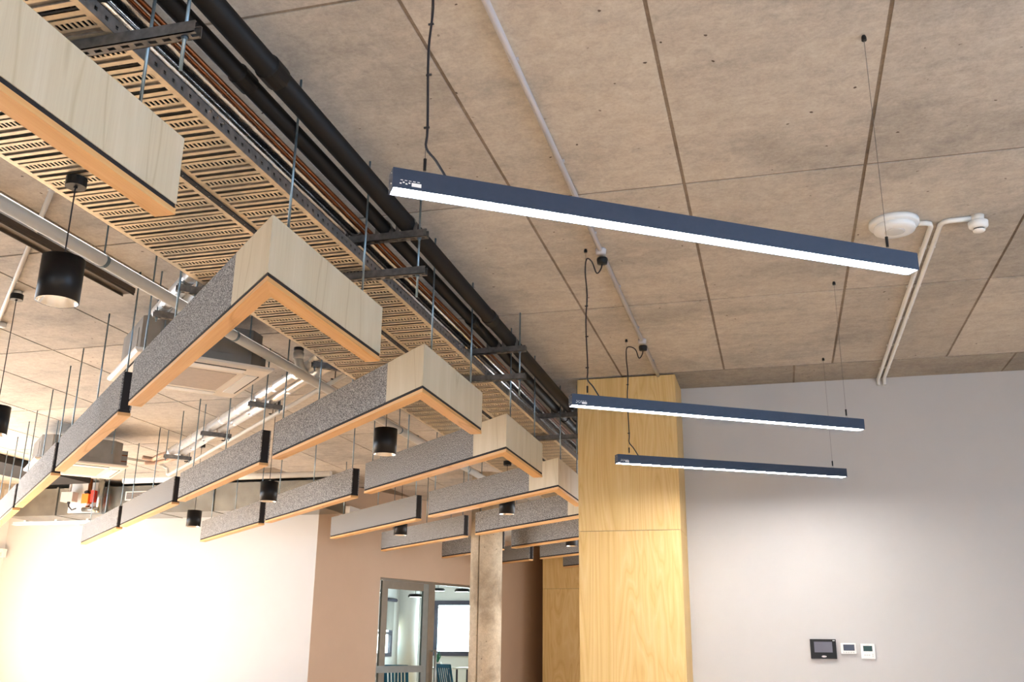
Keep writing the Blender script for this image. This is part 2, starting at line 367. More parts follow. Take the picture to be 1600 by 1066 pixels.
# ------------------------------------------------------------------ baffles
TK = 0.075; ZB = 2.478; HT = 0.277; SK = 0.009
LA, LC, SL = 1.126, 2.45, 2.45
A2 = Vector((0, 1))
inn = Vector((-TK, 2.283*TK))
def rod_mesh(): return MB().tube([(0, 0, 0), (0, 0, ZC-ZB-HT)], 0.0055, 8)
rodm = rod_mesh()
def rods(parent, pts):
    o0 = None
    for p in pts:
        if o0 is None: o0 = rodm.build('hanger_rod', 'zinc_rod', parent, loc=(p[0], p[1], HT), smooth=True)
        else:
            c = o0.copy(); C.objects.link(c); c.location = (p[0], p[1], HT)
def make_L():
    r = empty('baffle_chevron', (0, 0, ZB))
    a_out, a_in = Vector((0, LA)), Vector((-TK, LA))
    c_out = D*LC; c_in = D*LC+NN*TK
    e = SK; g = 0.003
    # black core (its edge is the shadow gap)
    ko = Vector((-e, 2.283*e)); ki = Vector((-TK+e, 2.283*(TK-e)))
    MB().prism([Vector((-g, 2.283*g)), (-g, LA-g), (-TK+g, LA-g), Vector((-TK+g, 2.283*(TK-g))), D*(LC-g)+NN*(TK-g), D*(LC-g)+NN*g], 0.0195, 0.0375).build('shadow_gap', 'felt_black', r)
    core = [ko, Vector((-e, LA-e)), Vector((-TK+e, LA-e)), ki, D*(LC-e)+NN*(TK-e), D*(LC-e)+NN*e]
    MB().prism(core, 0.037, HT-0.002).build('core', 'felt_black', r)
    # oak trim, mitred at the nose
    MB().prism([(0, 0), a_out, a_in, inn], 0, 0.02).build('timber_trim', 'oak_trim', r, (0, 1, 0))
    MB().prism([(0, 0), inn, c_in, c_out], 0, 0.02).build('timber_trim', 'oak_trim', r, (D.x, D.y, 0))
    z0, z1 = 0.037, HT
    jn = 0.47
    MB().prism([(0, 0), a_out, (-e, LA), ko], z0, z1).build('veneer_panel', 'ash_veneer', r, (0, 0, 1))
    MB().prism([inn, a_in, (-TK+e, LA), ki], z0, z1).build('veneer_panel', 'ash_veneer', r, (0, 0, 1))
    MB().prism([(0, 0), ko, D*jn+NN*e, D*jn], z0, z1).build('veneer_panel', 'ash_veneer', r, (0, 0, 1))
    MB().prism([D*(jn+0.002), D*(jn+0.002)+NN*e, D*LC+NN*e, D*LC], z0, z1).build('felt_panel', 'felt_grey', r, (D.x, D.y, 0))
    MB().prism([inn, ki, D*LC+NN*(TK-e), D*LC+NN*TK], z0, z1).build('felt_panel', 'felt_grey', r, (D.x, D.y, 0))
    MB().prism([(-e, LA-e), (-e, LA), (-TK+e, LA), (-TK+e, LA-e)], z0, z1).build('end_cap', 'ash_veneer', r, (0, 0, 1))
    MB().prism([D*(LC-e)+NN*e, D*LC+NN*e, D*LC+NN*(TK-e), D*(LC-e)+NN*(TK-e)], z0, z1).build('end_cap', 'felt_black', r)
    h = TK/2
    rods(r, [(-0.012, 0.15), (-0.012, 0.90), D*1.66+NN*h, D*2.38+NN*h])
    return r
def make_S(L):
    r = empty('baffle_straight', (0, 0, ZB)); e = SK
    q = lambda s0, s1, q0, q1: [D*s0+NN*q0, D*s1+NN*q0, D*s1+NN*q1, D*s0+NN*q1]
    MB().prism(q(0.003, L-0.003, 0.003, TK-0.003), 0.0195, 0.0375).build('shadow_gap', 'felt_black', r)
    MB().prism(q(e, L-e, e, TK-e), 0.037, HT-0.002).build('core', 'felt_black', r)
    MB().prism(q(0, L, 0, TK), 0, 0.02).build('timber_trim', 'oak_trim', r, (D.x, D.y, 0))
    MB().prism(q(0, L, 0, e), 0.037, HT).build('felt_panel', 'felt_grey', r, (D.x, D.y, 0))
    MB().prism(q(0, L, TK-e, TK), 0.037, HT).build('felt_panel', 'felt_grey', r, (D.x, D.y, 0))
    MB().prism(q(0, e, e, TK-e), 0.037, HT).build('end_cap', 'felt_black', r)
    MB().prism(q(L-e, L, e, TK-e), 0.037, HT).build('end_cap', 'felt_black', r)
    h = TK/2
    rods(r, [D*s+NN*h for s in ((0.09, 1.09, 2.14) if L > 2 else (0.09, L-0.2))])
    return r
ordn = ['nearest', 'second', 'third', 'fourth', 'fifth', 'sixth', 'seventh', 'eighth', 'ninth']
protoL = make_L(); protoS = make_S(SL)
straight = {2: 3, 3: 3, 4: 2, 5: 1, 6: 1, 7: 1, 8: 1}
cut = {(7, 0): 1.75, (8, 0): 1.3}
firstS = True
for row in range(1, 10):
    c = (-1.817, 1.38+1.735*(row-1))
    o = protoL if row == 1 else copy_tree(protoL)
    o.location = (c[0], c[1], ZB)
    lab = ('V-shaped ceiling baffle, pale veneer arm cut off by the top left corner of the picture' if row == 1 else
           'V-shaped ceiling baffle with pale veneer nose and grey felt arm, %s row from the front' % ordn[row-1])
    tag(o, lab, 'baffle', 'V-shaped baffles')
    for j in range(straight.get(row, 0)):
        p = dn(c, 2.75+2.68*j)
        if (row, j) in cut: o = make_S(cut[(row, j)])
        elif firstS: o = protoS; firstS = False
        else: o = copy_tree(protoS)
        o.location = (p[0], p[1], ZB)
        tag(o, 'straight grey felt baffle with oak underside, %s after the V-shaped one in the %s row' % (('first', 'second', 'third')[j], ordn[row-1]), 'baffle', 'straight baffles')

# ------------------------------------------------------------------ linear pendant lights
def linear(cx, cy, ang, label):
    LD = Vector((math.cos(ang), math.sin(ang))); LQ = Vector((math.sin(ang), -math.cos(ang)))
    r = empty('linear_pendant', (cx, cy, 2.535)); tag(r, label, 'pendant light', 'linear pendant lights')
    Lh, w, h = 0.965, 0.030, 0.066
    P = lambda s, q, z: (LD.x*s+LQ.x*q, LD.y*s+LQ.y*q, z)
    q4 = lambda s0, s1, q0, q1: [P(s0, q0, 0)[:2], P(s1, q0, 0)[:2], P(s1, q1, 0)[:2], P(s0, q1, 0)[:2]]
    MB().prism(q4(-Lh, Lh, -w, w), -0.012, 0).prism(q4(-Lh, Lh, -w, -w+0.003), -h, -0.012).prism(q4(-Lh, Lh, w-0.003, w), -h, -0.012).build('housing', 'light_housing', r)
    for s in (-1, 1):
        ec = MB().prism(q4(s*Lh, s*(Lh+0.004), -w, w), -h, 0).build('end_cap', 'light_housing', r)
        for zz in (-0.015, -0.050):
            for qq in (-0.018, 0.018):
                a = P(s*(Lh+0.003), qq, zz); b = P(s*(Lh+0.007), qq, zz)
                MB().tube([a, b], 0.0035, 8).build('screw', 'chrome', ec)
    MB().prism(q4(-Lh+0.004, Lh-0.004, -w+0.0035, w-0.0035), -h+0.002, -h+0.008).build('diffuser', 'diffuser_lit', r)
    lb = MB().prism(q4(-Lh+0.055, -Lh+0.085, w, w+0.0006), -0.056, -0.044).build('rating_label', 'white_plastic', r)
    for i in range(4): MB().prism(q4(-Lh+0.018+0.009*i, -Lh+0.024+0.009*i, w, w+0.0005), -0.052+0.004*(i % 2), -0.048+0.004*(i % 2)).build('printed_mark', 'white_plastic', r)
    for i in range(5): MB().prism(q4(-Lh+0.02+0.013*i, -Lh+0.028+0.013*i, w, w+0.0005), -0.040, -0.038).build('printed_mark', 'white_plastic', r)
    top = ZC-2.535
    for s in (-0.865, 0.865):
        MB().tube([P(s, 0, 0.05), P(s, 0, top)], 0.0011, 5).build('suspension_wire', 'strut_steel', r)
        MB().tube([P(s, 0, 0.02), P(s, 0, 0.06)], [0.005, 0.0055], 8).build('cable_gripper', 'black_powdercoat', r)
        MB().tube([P(s-0.012, 0, 0), P(s, 0, 0.022), P(s+0.012, 0, 0)], 0.001, 5).build('wire_yoke', 'strut_steel', r)
        MB().lathe([(0.010, 0), (0.010, 0.014), (0.007, 0.022)], 10, P(s, 0, top-0.022)).build('ceiling_anchor', 'black_powdercoat', r)
    # feed flex from the ceiling rose, clipped to the left wire
    rx, ry = -0.908-cx, P(-0.865, 0, 0)[1]+0.06
    a = P(-0.865, 0, 0); z3 = top-0.05
    pts = [(rx, ry, z3), (rx-0.004, ry-0.01, z3-0.06), (rx-0.03, ry-0.03, z3-0.10), (rx-0.055, ry-0.045, z3-0.03), (a[0]+0.006, a[1], z3-0.015), (a[0]-0.004, a[1], z3-0.10), (a[0]+0.006, a[1], z3-0.25), (a[0]-0.004, a[1], z3-0.42), (a[0]+0.004, a[1], 0.17), (a[0]+0.002, a[1], 0.10), P(-0.83, 0, 0.06), P(-0.79, 0, 0.0)]
    # smooth the flex
    V = [Vector(p) for p in pts]; sm = []
    for i in range(len(V)-1):
        p0, p1, p2, p3 = V[max(i-1, 0)], V[i], V[i+1], V[min(i+2, len(V)-1)]
        for t in (0, 0.25, 0.5, 0.75):
            sm.append(0.5*((2*p1)+(p2-p0)*t+(2*p0-5*p1+4*p2-p3)*t*t+(3*p1-p0-3*p2+p3)*t**3))
    sm.append(V[-1]); MB().tube(sm, 0.0042, 8).build('feed_cable', 'cable_black', r, smooth=True)
    for zz in (0.17, 0.36, 0.55):
        MB().tube([(a[0]-0.008, a[1], zz), (a[0]+0.010, a[1], zz)], 0.004, 6).build('cable_clip', 'cable_black', r)
    MB().lathe([(0.012, 0), (0.030, 0.004), (0.034, 0.030), (0.032, 0.040)], 18, (rx, ry, top-0.085)).build('ceiling_rose', 'black_powdercoat', r, smooth=True)
    return r
linear(-0.258, 3.030, 0.590, 'long black linear pendant lamp nearest the camera, showing its blue-grey side')
linear(-0.263, 5.818, 0.555, 'middle of the three linear pendant lamps, in front of the plywood column')
linear(-0.280, 7.64, 0.525, 'farthest and lowest in view of the three linear pendant lamps')

# ------------------------------------------------------------------ cylinder pendants
def pendant(x, y, ztop, label):
    r = empty('cylinder_pendant', (x, y, 2.45)); tag(r, label, 'pendant light', 'black cylinder pendants')
    R, H = 0.0825, 0.185
    MB().lathe([(R-0.004, 0.0), (R, 0.0), (R, H), (0.012, H+0.002), (0.012, H-0.004), (R-0.004, H-0.004), (R-0.004, 0.0)], 40, cap=False).build('housing', 'black_powdercoat', r, smooth=True)
    MB().lathe([(R-0.0045, 0.001), (0.062, 0.03), (0.040, 0.075), (0.036, 0.08)], 32, cap=False).build('reflector', 'chrome', r, smooth=True)
    MB().lathe([(0.0, 0.070), (0.036, 0.070), (0.036, 0.078), (0.0, 0.078)], 24).build('lamp', 'downlight_lit', r)
    top = ztop-2.45
    MB().tube([(0, 0, H), (0, 0, top-0.04)], 0.003, 8).build('cord', 'cable_black', r)
    MB().lathe([(0.0, 0), (0.042, 0), (0.042, 0.04), (0.0, 0.04)], 28, (0, 0, top-0.04)).build('canopy', 'black_powdercoat', r)
    MB().lathe([(0.0, -0.006), (0.008, -0.006), (0.008, 0.002), (0, 0.002)], 10, (0, 0, top-0.04)).build('cord_grip', 'black_powdercoat', r)
    return r
ZT = 3.0
pendant(-2.72, 3.07, ZT-0.004, 'large black cylinder pendant at upper left, hung under the cable tray')
pendant(-4.93, 5.185, ZC-0.025, 'black cylinder pendant cut off by the left edge of the picture')
pendant(-2.657, 6.381, 2.950, 'black cylinder pendant hanging between the third and fourth baffle rows')
pendant(-4.657, 8.378, ZC-0.025, 'black cylinder pendant in front of the gap in the fourth baffle row')
pendant(-6.558, 10.107, ZC-0.025, 'small black cylinder pendant against the bright white wall')
pendant(-2.654, 9.679, ZT-0.004, 'black cylinder pendant under the fifth row, near the concrete column')
pendant(-4.468, 11.356, ZC-0.025, 'small black cylinder pendant in front of the sixth baffle row')
pendant(-2.654, 12.98, ZT-0.004, 'farthest black cylinder pendant, half hidden at the plywood column edge')

# ------------------------------------------------------------------ cable trays
Y0, Y1 = 0.9, 12.6; PIT = 0.155
def tray(x0, x1, label):
    r = empty('cable_tray', ((x0+x1)/2, Y0, ZT)); tag(r, label, 'cable tray', 'cable trays')
    hw = (x1-x0)/2; m = MB(); t = 0.003; rb = MB()
    nper = int((Y1-Y0)/PIT); bw = 0.0195
    nb = int((2*hw-0.05)/bw); sx = -nb*bw/2
    for k in range(nper):
        y = k*PIT
        m.box(-hw, hw, y, y+0.016, 0.0, t)
        for i in range(nb+1):
            m.box(sx+i*bw-0.004, sx+i*bw+0.004, y+0.016, y+0.046, 0, t)
        m.box(-hw, sx, y+0.016, y+0.046, 0, t); m.box(-sx, hw, y+0.016, y+0.046, 0, t)
        m.box(-hw, hw, y+0.046, y+0.060, 0, t)
        # pressed rib between the slot rows
        rb.prism([(-hw+0.02, y+0.058), (hw-0.02, y+0.058), (hw-0.02, y+0.082), (-hw+0.02, y+0.082)], 0.007, 0.010)
        rb.box(-hw+0.02, hw-0.02, y+0.058, y+0.061, 0, 0.01)
        rb.box(-hw+0.02, hw-0.02, y+0.079, y+0.082, 0, 0.01)
        m.box(-hw, -hw+0.025, y+0.060, y+PIT, 0, t); m.box(hw-0.025, hw, y+0.060, y+PIT, 0, t)
        m.box(-hw+0.025, hw-0.025, y+0.082, y+0.100, 0, t)
        # open cross slot y+0.100..y+0.116
        rb.box(-hw+0.025, hw-0.025, y+0.120, y+0.123, 0, 0.012)
        m.box(-hw+0.025, hw-0.025, y+0.120, y+PIT-0.012, 0, t); rb.box(-hw+0.025, hw-0.025, y+PIT-0.012, y+PIT, 0.005, 0.008)
    m.build('slotted_floor', 'tray_steel', r); rb.build('pressed_ribs', 'rib_steel', r)
    L = nper*PIT
    for s in (-1, 1):
        q = MB(); hp = 0.052; xa, xb = s*hw, s*(hw+0.003)
        q.box(xa, xb, 0, L, 0.0, 0.018); q.box(xa, xb, 0, L, 0.033, 0.052); q.box(xa, s*(hw-0.012), 0, L, 0.049, 0.052)
        for k in range(int(L/hp)): q.box(xa, xb, k*hp, k*hp+hp-0.015, 0.018, 0.033)
        q.build('side_rail', 'rail_steel', r)
    for yj in (1.93, 4.93, 7.93):
        for dy in (-0.045, 0.0, 0.045):
            MB().tube([(hw+0.002, yj+dy, 0.036), (hw+0.010, yj+dy, 0.036)], 0.007, 8).build('joint_bolt', 'chrome', r)
    return r
tray(-2.255, -1.93, 'narrow perforated cable tray next to the dark pipes, right of the two')
tray(-2.90, -2.285, 'wide perforated cable tray above the pendants, left of the two')
js = empty('joining_strip', (-2.27, Y0, ZT-0.006)); tag(js, 'thin dark perforated strip between the two cable trays', 'metal strip')
MB().box(-0.013, 0.013, 0, Y1-Y0, 0, 0.004).build('strip', 'dark_void', js)
rv0 = None
for k in range(int((Y1-Y0)/0.10)):
    if rv0 is None: rv0 = MB().lathe([(0, -0.002), (0.003, -0.001), (0.003, 0.001)], 6).build('rivet', 'zinc_rod', js, loc=(0, 0.05, 0))
    else:
        c = rv0.copy(); C.objects.link(c); c.location = (0, 0.05+0.10*k, 0)
def cable(x, z, r, m, label, amp=0.012):
    random.seed(int(abs(x)*1000)); pts = []
    for k in range(30): pts.append((x+random.uniform(-amp, amp), Y0+k*(Y1-Y0)/29, z))
    tag(MB().tube(pts, r, 7).build('data_cable', m, smooth=True), label, 'cable', 'cables in the trays')
for k in range(9): cable(-2.850+0.0645*k, 3.040, 0.0275, 'cable_black', 'thick black cable lying among others inside the wide tray', 0.002)
for k in range(5): cable(-2.206+0.0565*k, 3.040, 0.0265, 'cable_black', 'thick black cable lying among others inside the narrow tray', 0.002)

# ------------------------------------------------------------------ trapeze supports
def channel(parent, name, x0, x1, y, z0):
    m = MB(); w = 0.0205; t = 0.003
    m.box(x0, x1, y-w, y-w+t, z0, z0+0.041).box(x0, x1, y+w-t, y+w, z0, z0+0.041)
    m.box(x0, x1, y-w+t, y-w+t+0.006, z0+0.038, z0+0.041).box(x0, x1, y+w-t-0.006, y+w-t, z0+0.038, z0+0.041)
    m.box(x0, x1, y-w, y-0.007, z0, z0+t).box(x0, x1, y+0.007, y+w, z0, z0+t)
    x = x0; p = 0.05
    while x < x1:
        m.box(x, min(x+0.022, x1), y-0.007, y+0.007, z0, z0+t); x += p
    return m.build(name, 'strut_steel', parent)
def nut(parent, x, y, z):
    MB().lathe([(0.006, -0.010), (0.0105, -0.010), (0.0105, 0.0), (0.014, 0.0), (0.014, 0.003)], 6, (x, y, z)).build('nut', 'zinc_rod', parent)
for i, y in enumerate((2.25, 4.34, 6.41, 8.50, 10.6)):
    r = empty('trapeze_hanger', (-1.677, y, 0)); tag(r, 'slotted steel trapeze hanger on threaded rods, %s from the front' % ordn[i], 'hanger', 'trapeze hangers under the services')
    channel(r, 'lower_channel', -1.30, 0.045, 0, 2.953)
    channel(r, 'upper_channel', -0.62, 0.045, 0, 3.158)
    MB().tube([(0, 0, 2.835), (0, 0, ZC)], 0.006, 8).build('threaded_rod', 'zinc_rod', r, smooth=True)
    MB().tube([(-1.275, 0, 2.90), (-1.275, 0, ZC)], 0.006, 8).build('threaded_rod', 'zinc_rod', r, smooth=True)
    MB().tube([(-0.605, 0.0, 3.075), (-0.605, 0.0, ZC)], 0.006, 8).build('threaded_rod', 'zinc_rod', r, smooth=True)
    for (xx, zz) in ((0, 2.953), (0, 3.158), (-1.275, 2.953), (-0.605, 3.158)): nut(r, xx, 0, zz)

# ------------------------------------------------------------------ pipes along the tray
ZP = 3.20
def pipe(name, m, x, r, label, y0=0.6, y1=13.0, z=None, saddles=False, n=18):
    e = empty(name, (x, y0, (ZP+r) if z is None else z)); tag(e, label, 'pipe')
    MB().tube([(0, 0, 0), (0, y1-y0, 0)], r, n).build('pipe_run', m, e, smooth=True)
    if saddles:
        for y in (2.25, 4.34, 6.41, 8.50, 10.6):
            q = MB(); k = 14
            for j in range(k):
                a, b = math.pi*j/(k-1), math.pi*(j+1)/(k-1)
            pts = [(math.cos(math.pi*j/12)*(r+0.003), y-y0, math.sin(math.pi*j/12)*(r+0.003)) for j in range(13)]
            pts = [(r+0.003, y-y0, -r)] + pts + [(-r-0.003, y-y0, -r)]
            for a, b in zip(pts, pts[1:]): q.bar(a, b, 0.022, 0.003)
            q.build('saddle_clip', 'strut_steel', e)
    if 'black' in name or 'insulated' in name:
        for y in (2.9, 5.9, 8.9):
            MB().lathe([(r, -0.05), (r+0.006, -0.045), (r+0.006, 0.045), (r, 0.05)], n).build('coupling', m, e, loc=(0, y-y0, 0)).rotation_euler = (-R90, 0, 0)
pipe('black_pipe', 'black_pipe', -1.750, 0.046, 'outer thick black pipe along the concrete ceiling', saddles=True)
pipe('black_pipe', 'black_pipe', -1.874, 0.036, 'inner thick black pipe between copper and outer black pipe', saddles=True)
pipe('copper_pipe', 'copper', -1.945, 0.010, 'thin bare copper pipe beside the foil wrapped pipes')
pipe('copper_pipe', 'copper', -1.972, 0.007, 'thinner copper pipe tucked against the foil wrap')
pipe('foil_pipe', 'foil', -2.022, 0.036, 'foil wrapped pipe beside the copper lines')
pipe('foil_pipe', 'foil', -2.105, 0.036, 'foil wrapped pipe nearest the narrow cable tray')

# ------------------------------------------------------------------ ceiling conduits, detectors
def conduit(name, pts, r, m, label, cat='conduit', boxes=(), clips=None):
    e = empty(name, pts[0]); tag(e, label, cat)
    b = Vector(pts[0]); MB().tube([Vector(p)-b for p in pts], r, 12).build('tube', m, e, smooth=True)
    for p in boxes:
        MB().lathe([(0.0, -0.014), (0.030, -0.014), (0.033, 0.010), (0.033, 0.018)], 18, tuple(Vector(p)-b)).build('junction_box', m, e, smooth=True)
    if clips:
        a, c, k = Vector(pts[clips[0]]), Vector(pts[clips[1]]), clips[2]
        d = (c-a).normalized(); sd = d.cross(Vector((0, 0, 1)))
        for i in range(k):
            q = a+(c-a)*((i+0.5)/k)-b
            MB().bar(q-sd*(r+0.006)+Vector((0, 0, r*0.5)), q+sd*(r+0.006)+Vector((0, 0, r*0.5)), 0.012, r).build('saddle_clip', m, e)
    return e
RC = 0.0145
conduit('ceiling_conduit', [(-0.908, -2.5, ZC-RC), (-0.908, 8.262, ZC-RC)], RC, 'conduit_lilac_grey', 'grey conduit feeding the linear pendants along the ceiling', boxes=[(-0.908, 2.615, ZC-0.02), (-0.908, 5.38, ZC-0.02), (-0.908, 7.23, ZC-0.02)], clips=(0, 1, 12))
conduit('ceiling_conduit', [(0.885, 5.40, ZC-RC), (0.925, 5.405, ZC-RC), (0.945, 5.42, ZC-RC), (0.955, 5.46, ZC-RC), (0.955, 8.79, ZC-RC), (0.955, 8.80, ZC-0.06), (0.955, 8.80, ZC-0.07)], RC, 'pvc_white', 'left white conduit running from the round detector to the wall', clips=(3, 4, 5))
conduit('ceiling_conduit', [(1.16, 5.40, ZC-RC), (1.045, 5.40, ZC-RC), (1.015, 5.412, ZC-RC), (1.003, 5.45, ZC-RC), (1.003, 8.79, ZC-RC), (1.003, 8.80, ZC-0.06), (1.003, 8.80, ZC-0.07)], RC, 'pvc_white', 'right white conduit bending to the small smoke detector', clips=(3, 4, 5))
e = empty('ceiling_sensor', (0.752, 5.375, ZC)); tag(e, 'large round white ceiling sensor above the nearest linear lamp', 'sensor')
MB().lathe([(0.0, -0.030), (0.128, -0.030), (0.134, -0.022), (0.134, 0.0)], 40).build('base', 'white_plastic', e, smooth=True)
MB().lathe([(0.0, -0.062), (0.070, -0.062), (0.108, -0.058), (0.112, -0.050), (0.108, -0.030)], 40).build('cover', 'white_plastic', e, smooth=True)
MB().lathe([(0.0, -0.066), (0.045, -0.066), (0.060, -0.060)], 32).build('lens', 'pvc_grey', e, smooth=True)
e = empty('smoke_detector', (1.187, 5.40, ZC)); tag(e, 'small white smoke detector at the end of the right conduit', 'smoke detector')
MB().lathe([(0.032, -0.035), (0.036, 0.0)], 24).build('mounting_box', 'cream_plastic', e, smooth=True)
MB().lathe([(0.0, -0.095), (0.028, -0.095), (0.032, -0.090), (0.032, -0.085)], 24).build('sensing_head', 'white_plastic', e, smooth=True)
MB().lathe([(0.028, -0.0855), (0.028, -0.078)], 24).build('smoke_slot', 'dark_void', e)
MB().lathe([(0.036, -0.078), (0.050, -0.066), (0.052, -0.038), (0.046, -0.034)], 24).build('body', 'white_plastic', e, smooth=True)
p = (-3.30, 3.62)
conduit('pendant_conduit', [(*dn(p, 0), ZC-RC), (*dn(p, 6.5), ZC-RC)], RC, 'pvc_white', 'white conduit on the ceiling above the left edge pendant', boxes=[(-4.93, 5.185, ZC-0.02), (-5.55, 5.74, ZC-0.02)], clips=(0, 1, 8))
conduit('pendant_conduit', [(*dn((-3.35, 7.03), 0), ZC-RC), (*dn((-3.35, 7.03), 5.6), ZC-RC)], RC, 'pvc_white', 'white conduit on the ceiling above the fourth row pendants', boxes=[(-4.657, 8.378, ZC-0.02), (-6.558, 10.107, ZC-0.02)], clips=(0, 1, 7))
conduit('pendant_conduit', [(*dn((-3.2, 10.17), 0), ZC-RC), (*dn((-3.2, 10.17), 2.6), ZC-RC)], RC, 'pvc_white', 'white conduit on the ceiling above the sixth row pendant', boxes=[(-4.468, 11.356, ZC-0.02)], clips=(0, 1, 4))

# ------------------------------------------------------------------ grey drain pipe, steel strip
XD, ZD = -3.445, 3.135
e = empty('drain_pipe', (XD, 1.2, ZD)); tag(e, 'long grey plastic drain pipe passing above the baffles', 'pipe')
MB().tube([(0, 0, 0), (0, 11.2, 0)], 0.036, 20).build('pipe_run', 'pvc_grey', e, smooth=True)
MB().tube([(0, 5.42, 0), (0, 5.36, 0.02), (0, 5.30, 0.06), (0, 5.27, 0.12), (0, 5.27, 0.17)], 0.036, 18).build('riser', 'pvc_grey', e, smooth=True)
MB().lathe([(0.041, 0.10), (0.041, 0.15)], 20, (0, 5.27, 0)).build('socket', 'pvc_grey', e, smooth=True)
MB().lathe([(0.0, 0.19), (0.038, 0.19), (0.038, 0.165)], 20, (0, 5.27, 0)).build('cap', 'cable_black', e, smooth=True)
for yy in (2.98, 4.35, 7.4, 9.6):
    MB().tube([(0, yy, 0.036), (0, yy, ZC-ZD)], 0.0045, 8).build('hanger_rod', 'zinc_rod', e)
    MB().lathe([(0.036, -0.012), (0.0385, -0.012), (0.0385, 0.012), (0.036, 0.012)], 20).build('pipe_clamp', 'zinc_rod', e, loc=(0, yy, 0)).rotation_euler = (R90, 0, 0)
e = tag(MB().box(-0.05, 0.05, 0, 4.0, -0.035, 0).build('steel_strip', 'dark_steel_strip', loc=(-4.09, 1.25, ZC-0.032)), 'flat dark brown steel strip on the ceiling behind the drain pipe', 'metal strip')
MB().box(-0.045, -0.04, 0, 4.0, -0.05, -0.035).box(0.04, 0.045, 0, 4.0, -0.05, -0.035).build('lip', 'dark_steel_strip', e)

# ------------------------------------------------------------------ foil pipes across, brackets, condensate
def foil_run(p, s0, s1, z, label):
    e = empty('foil_pipe', (*p, z)); tag(e, label, 'pipe', 'foil pipes crossing under the ceiling')
    MB().tube([(D.x*s0, D.y*s0, 0), (D.x*s1, D.y*s1, 0)], 0.046, 18).build('wrap', 'foil_jacket', e, smooth=True)
    for k in range(int((s1-s0)/0.5)):
        q = D*(s0+0.25+0.5*k)
        ob = MB().lathe([(0.046, -0.025), (0.0475, -0.025), (0.0475, 0.025), (0.046, 0.025)], 18).build('foil_tape', 'chrome', e, loc=(q.x, q.y, 0)); ob.rotation_euler = Vector((D.x, D.y, 0)).to_track_quat('Z', 'Y').to_euler()
B0 = (-3.267, 6.36)
foil_run(dn(B0, 0, 0.085), -1.2, 4.6, 3.222, 'left one of two bright foil pipes rising between the air conditioners')
foil_run(dn(B0, 0, 0.205), -1.2, 4.6, 3.222, 'right one of two bright foil pipes rising between the air conditioners')
F2 = (-3.30, 4.745)
foil_run(dn(F2, 0, 0.0), -1.3, 0.72, 3.224, 'short foil pipe behind the second baffle row, left one')
foil_run(dn(F2, 0, 0.12), -1.3, 0.72, 3.224, 'short foil pipe behind the second baffle row, right one')
def bracket(p, z, L, label):
    ang = math.atan2(NN.y, NN.x)
    e = empty('pipe_bracket', (*p, z), ang); tag(e, label, 'bracket', 'strut brackets under foil pipes')
    channel(e, 'channel', 0, L, 0, -0.041)
    for xx in (0.02, L-0.02):
        MB().tube([(xx, 0, -0.07), (xx, 0, ZC-z)], 0.005, 8).build('threaded_rod', 'zinc_rod', e); nut(e, xx, 0, -0.041)
    for xx in (0.085, 0.205):
        q = MB(); pts = [(xx+0.048*math.cos(math.pi*j/12), 0, 0.05+0.048*math.sin(math.pi*j/12)) for j in range(13)]
        pts = [(xx+0.048, 0, 0)]+pts+[(xx-0.048, 0, 0)]
        for a, b in zip(pts, pts[1:]): q.bar(a, b, 0.02, 0.002)
        q.build('pipe_strap', 'chrome', e)
for k, nm in enumerate(('under the tray edge', 'behind the third row felt baffle', 'between the two air conditioners', 'next to the farther air conditioner')):
    bracket(dn(B0, 1.50*k), 3.175, 0.30, 'slotted strut bracket carrying foil pipes, ' + nm)
bracket(dn(F2, -0.02, -0.06), 3.177, 0.28, 'short strut bracket behind the second row baffle, upper one')
bracket(dn(F2, 0.55, -0.06), 3.177, 0.28, 'short strut bracket behind the second row baffle, lower one')
q0 = (-3.107, 6.727)
def dz(s, q, z): a = dn(q0, s, q); return (a[0], a[1], z)
e = empty('condensate_pipe', dz(0, 0, 3.19)); tag(e, 'thin white condensate pipe sloping beside the foil pipes', 'pipe')
b = Vector(e.location)
P = [dz(-0.5, 0, 3.195), dz(5.72, 0, 3.165), dz(5.78, 0, 3.18), dz(5.80, 0, 3.25), dz(5.82, -0.03, 3.28), dz(5.70, -0.10, 3.28), dz(5.45, -0.62, 3.27)]
MB().tube([Vector(p_)-b for p_ in P], 0.019, 12).build('tube', 'pvc_white', e, smooth=True)
for s_ in (0.35, 1.85, 3.35, 4.85):
    a_ = Vector(dz(s_, 0, 3.205))-b
    MB().tube([a_, a_+Vector((0, 0, ZC-3.205))], 0.004, 6).build('hanger_rod', 'cable_black', e)
    MB().bar(a_-Vector((NN.x, NN.y, 0))*0.035+Vector((0, 0, -0.005)), a_+Vector((NN.x, NN.y, 0))*0.035+Vector((0, 0, -0.005)), 0.012, 0.01).build('pipe_clip', 'cable_black', e)
e = empty('condensate_pipe', (-3.02, 6.15, 3.20)); tag(e, 'short white condensate pipe from tray to nearer air conditioner', 'pipe')
MB().tube([(0.15, -0.14, 0), (-0.28, 0.26, 0)], 0.024, 12).build('tube', 'pvc_white', e, smooth=True)
MB().lathe([(0.028, -0.02), (0.028, 0.02)], 12).build('coupling', 'cable_black', e, loc=(-0.15, 0.14, 0)).rotation_euler = Vector((D.x, D.y, 0)).to_track_quat('Z', 'Y').to_euler()

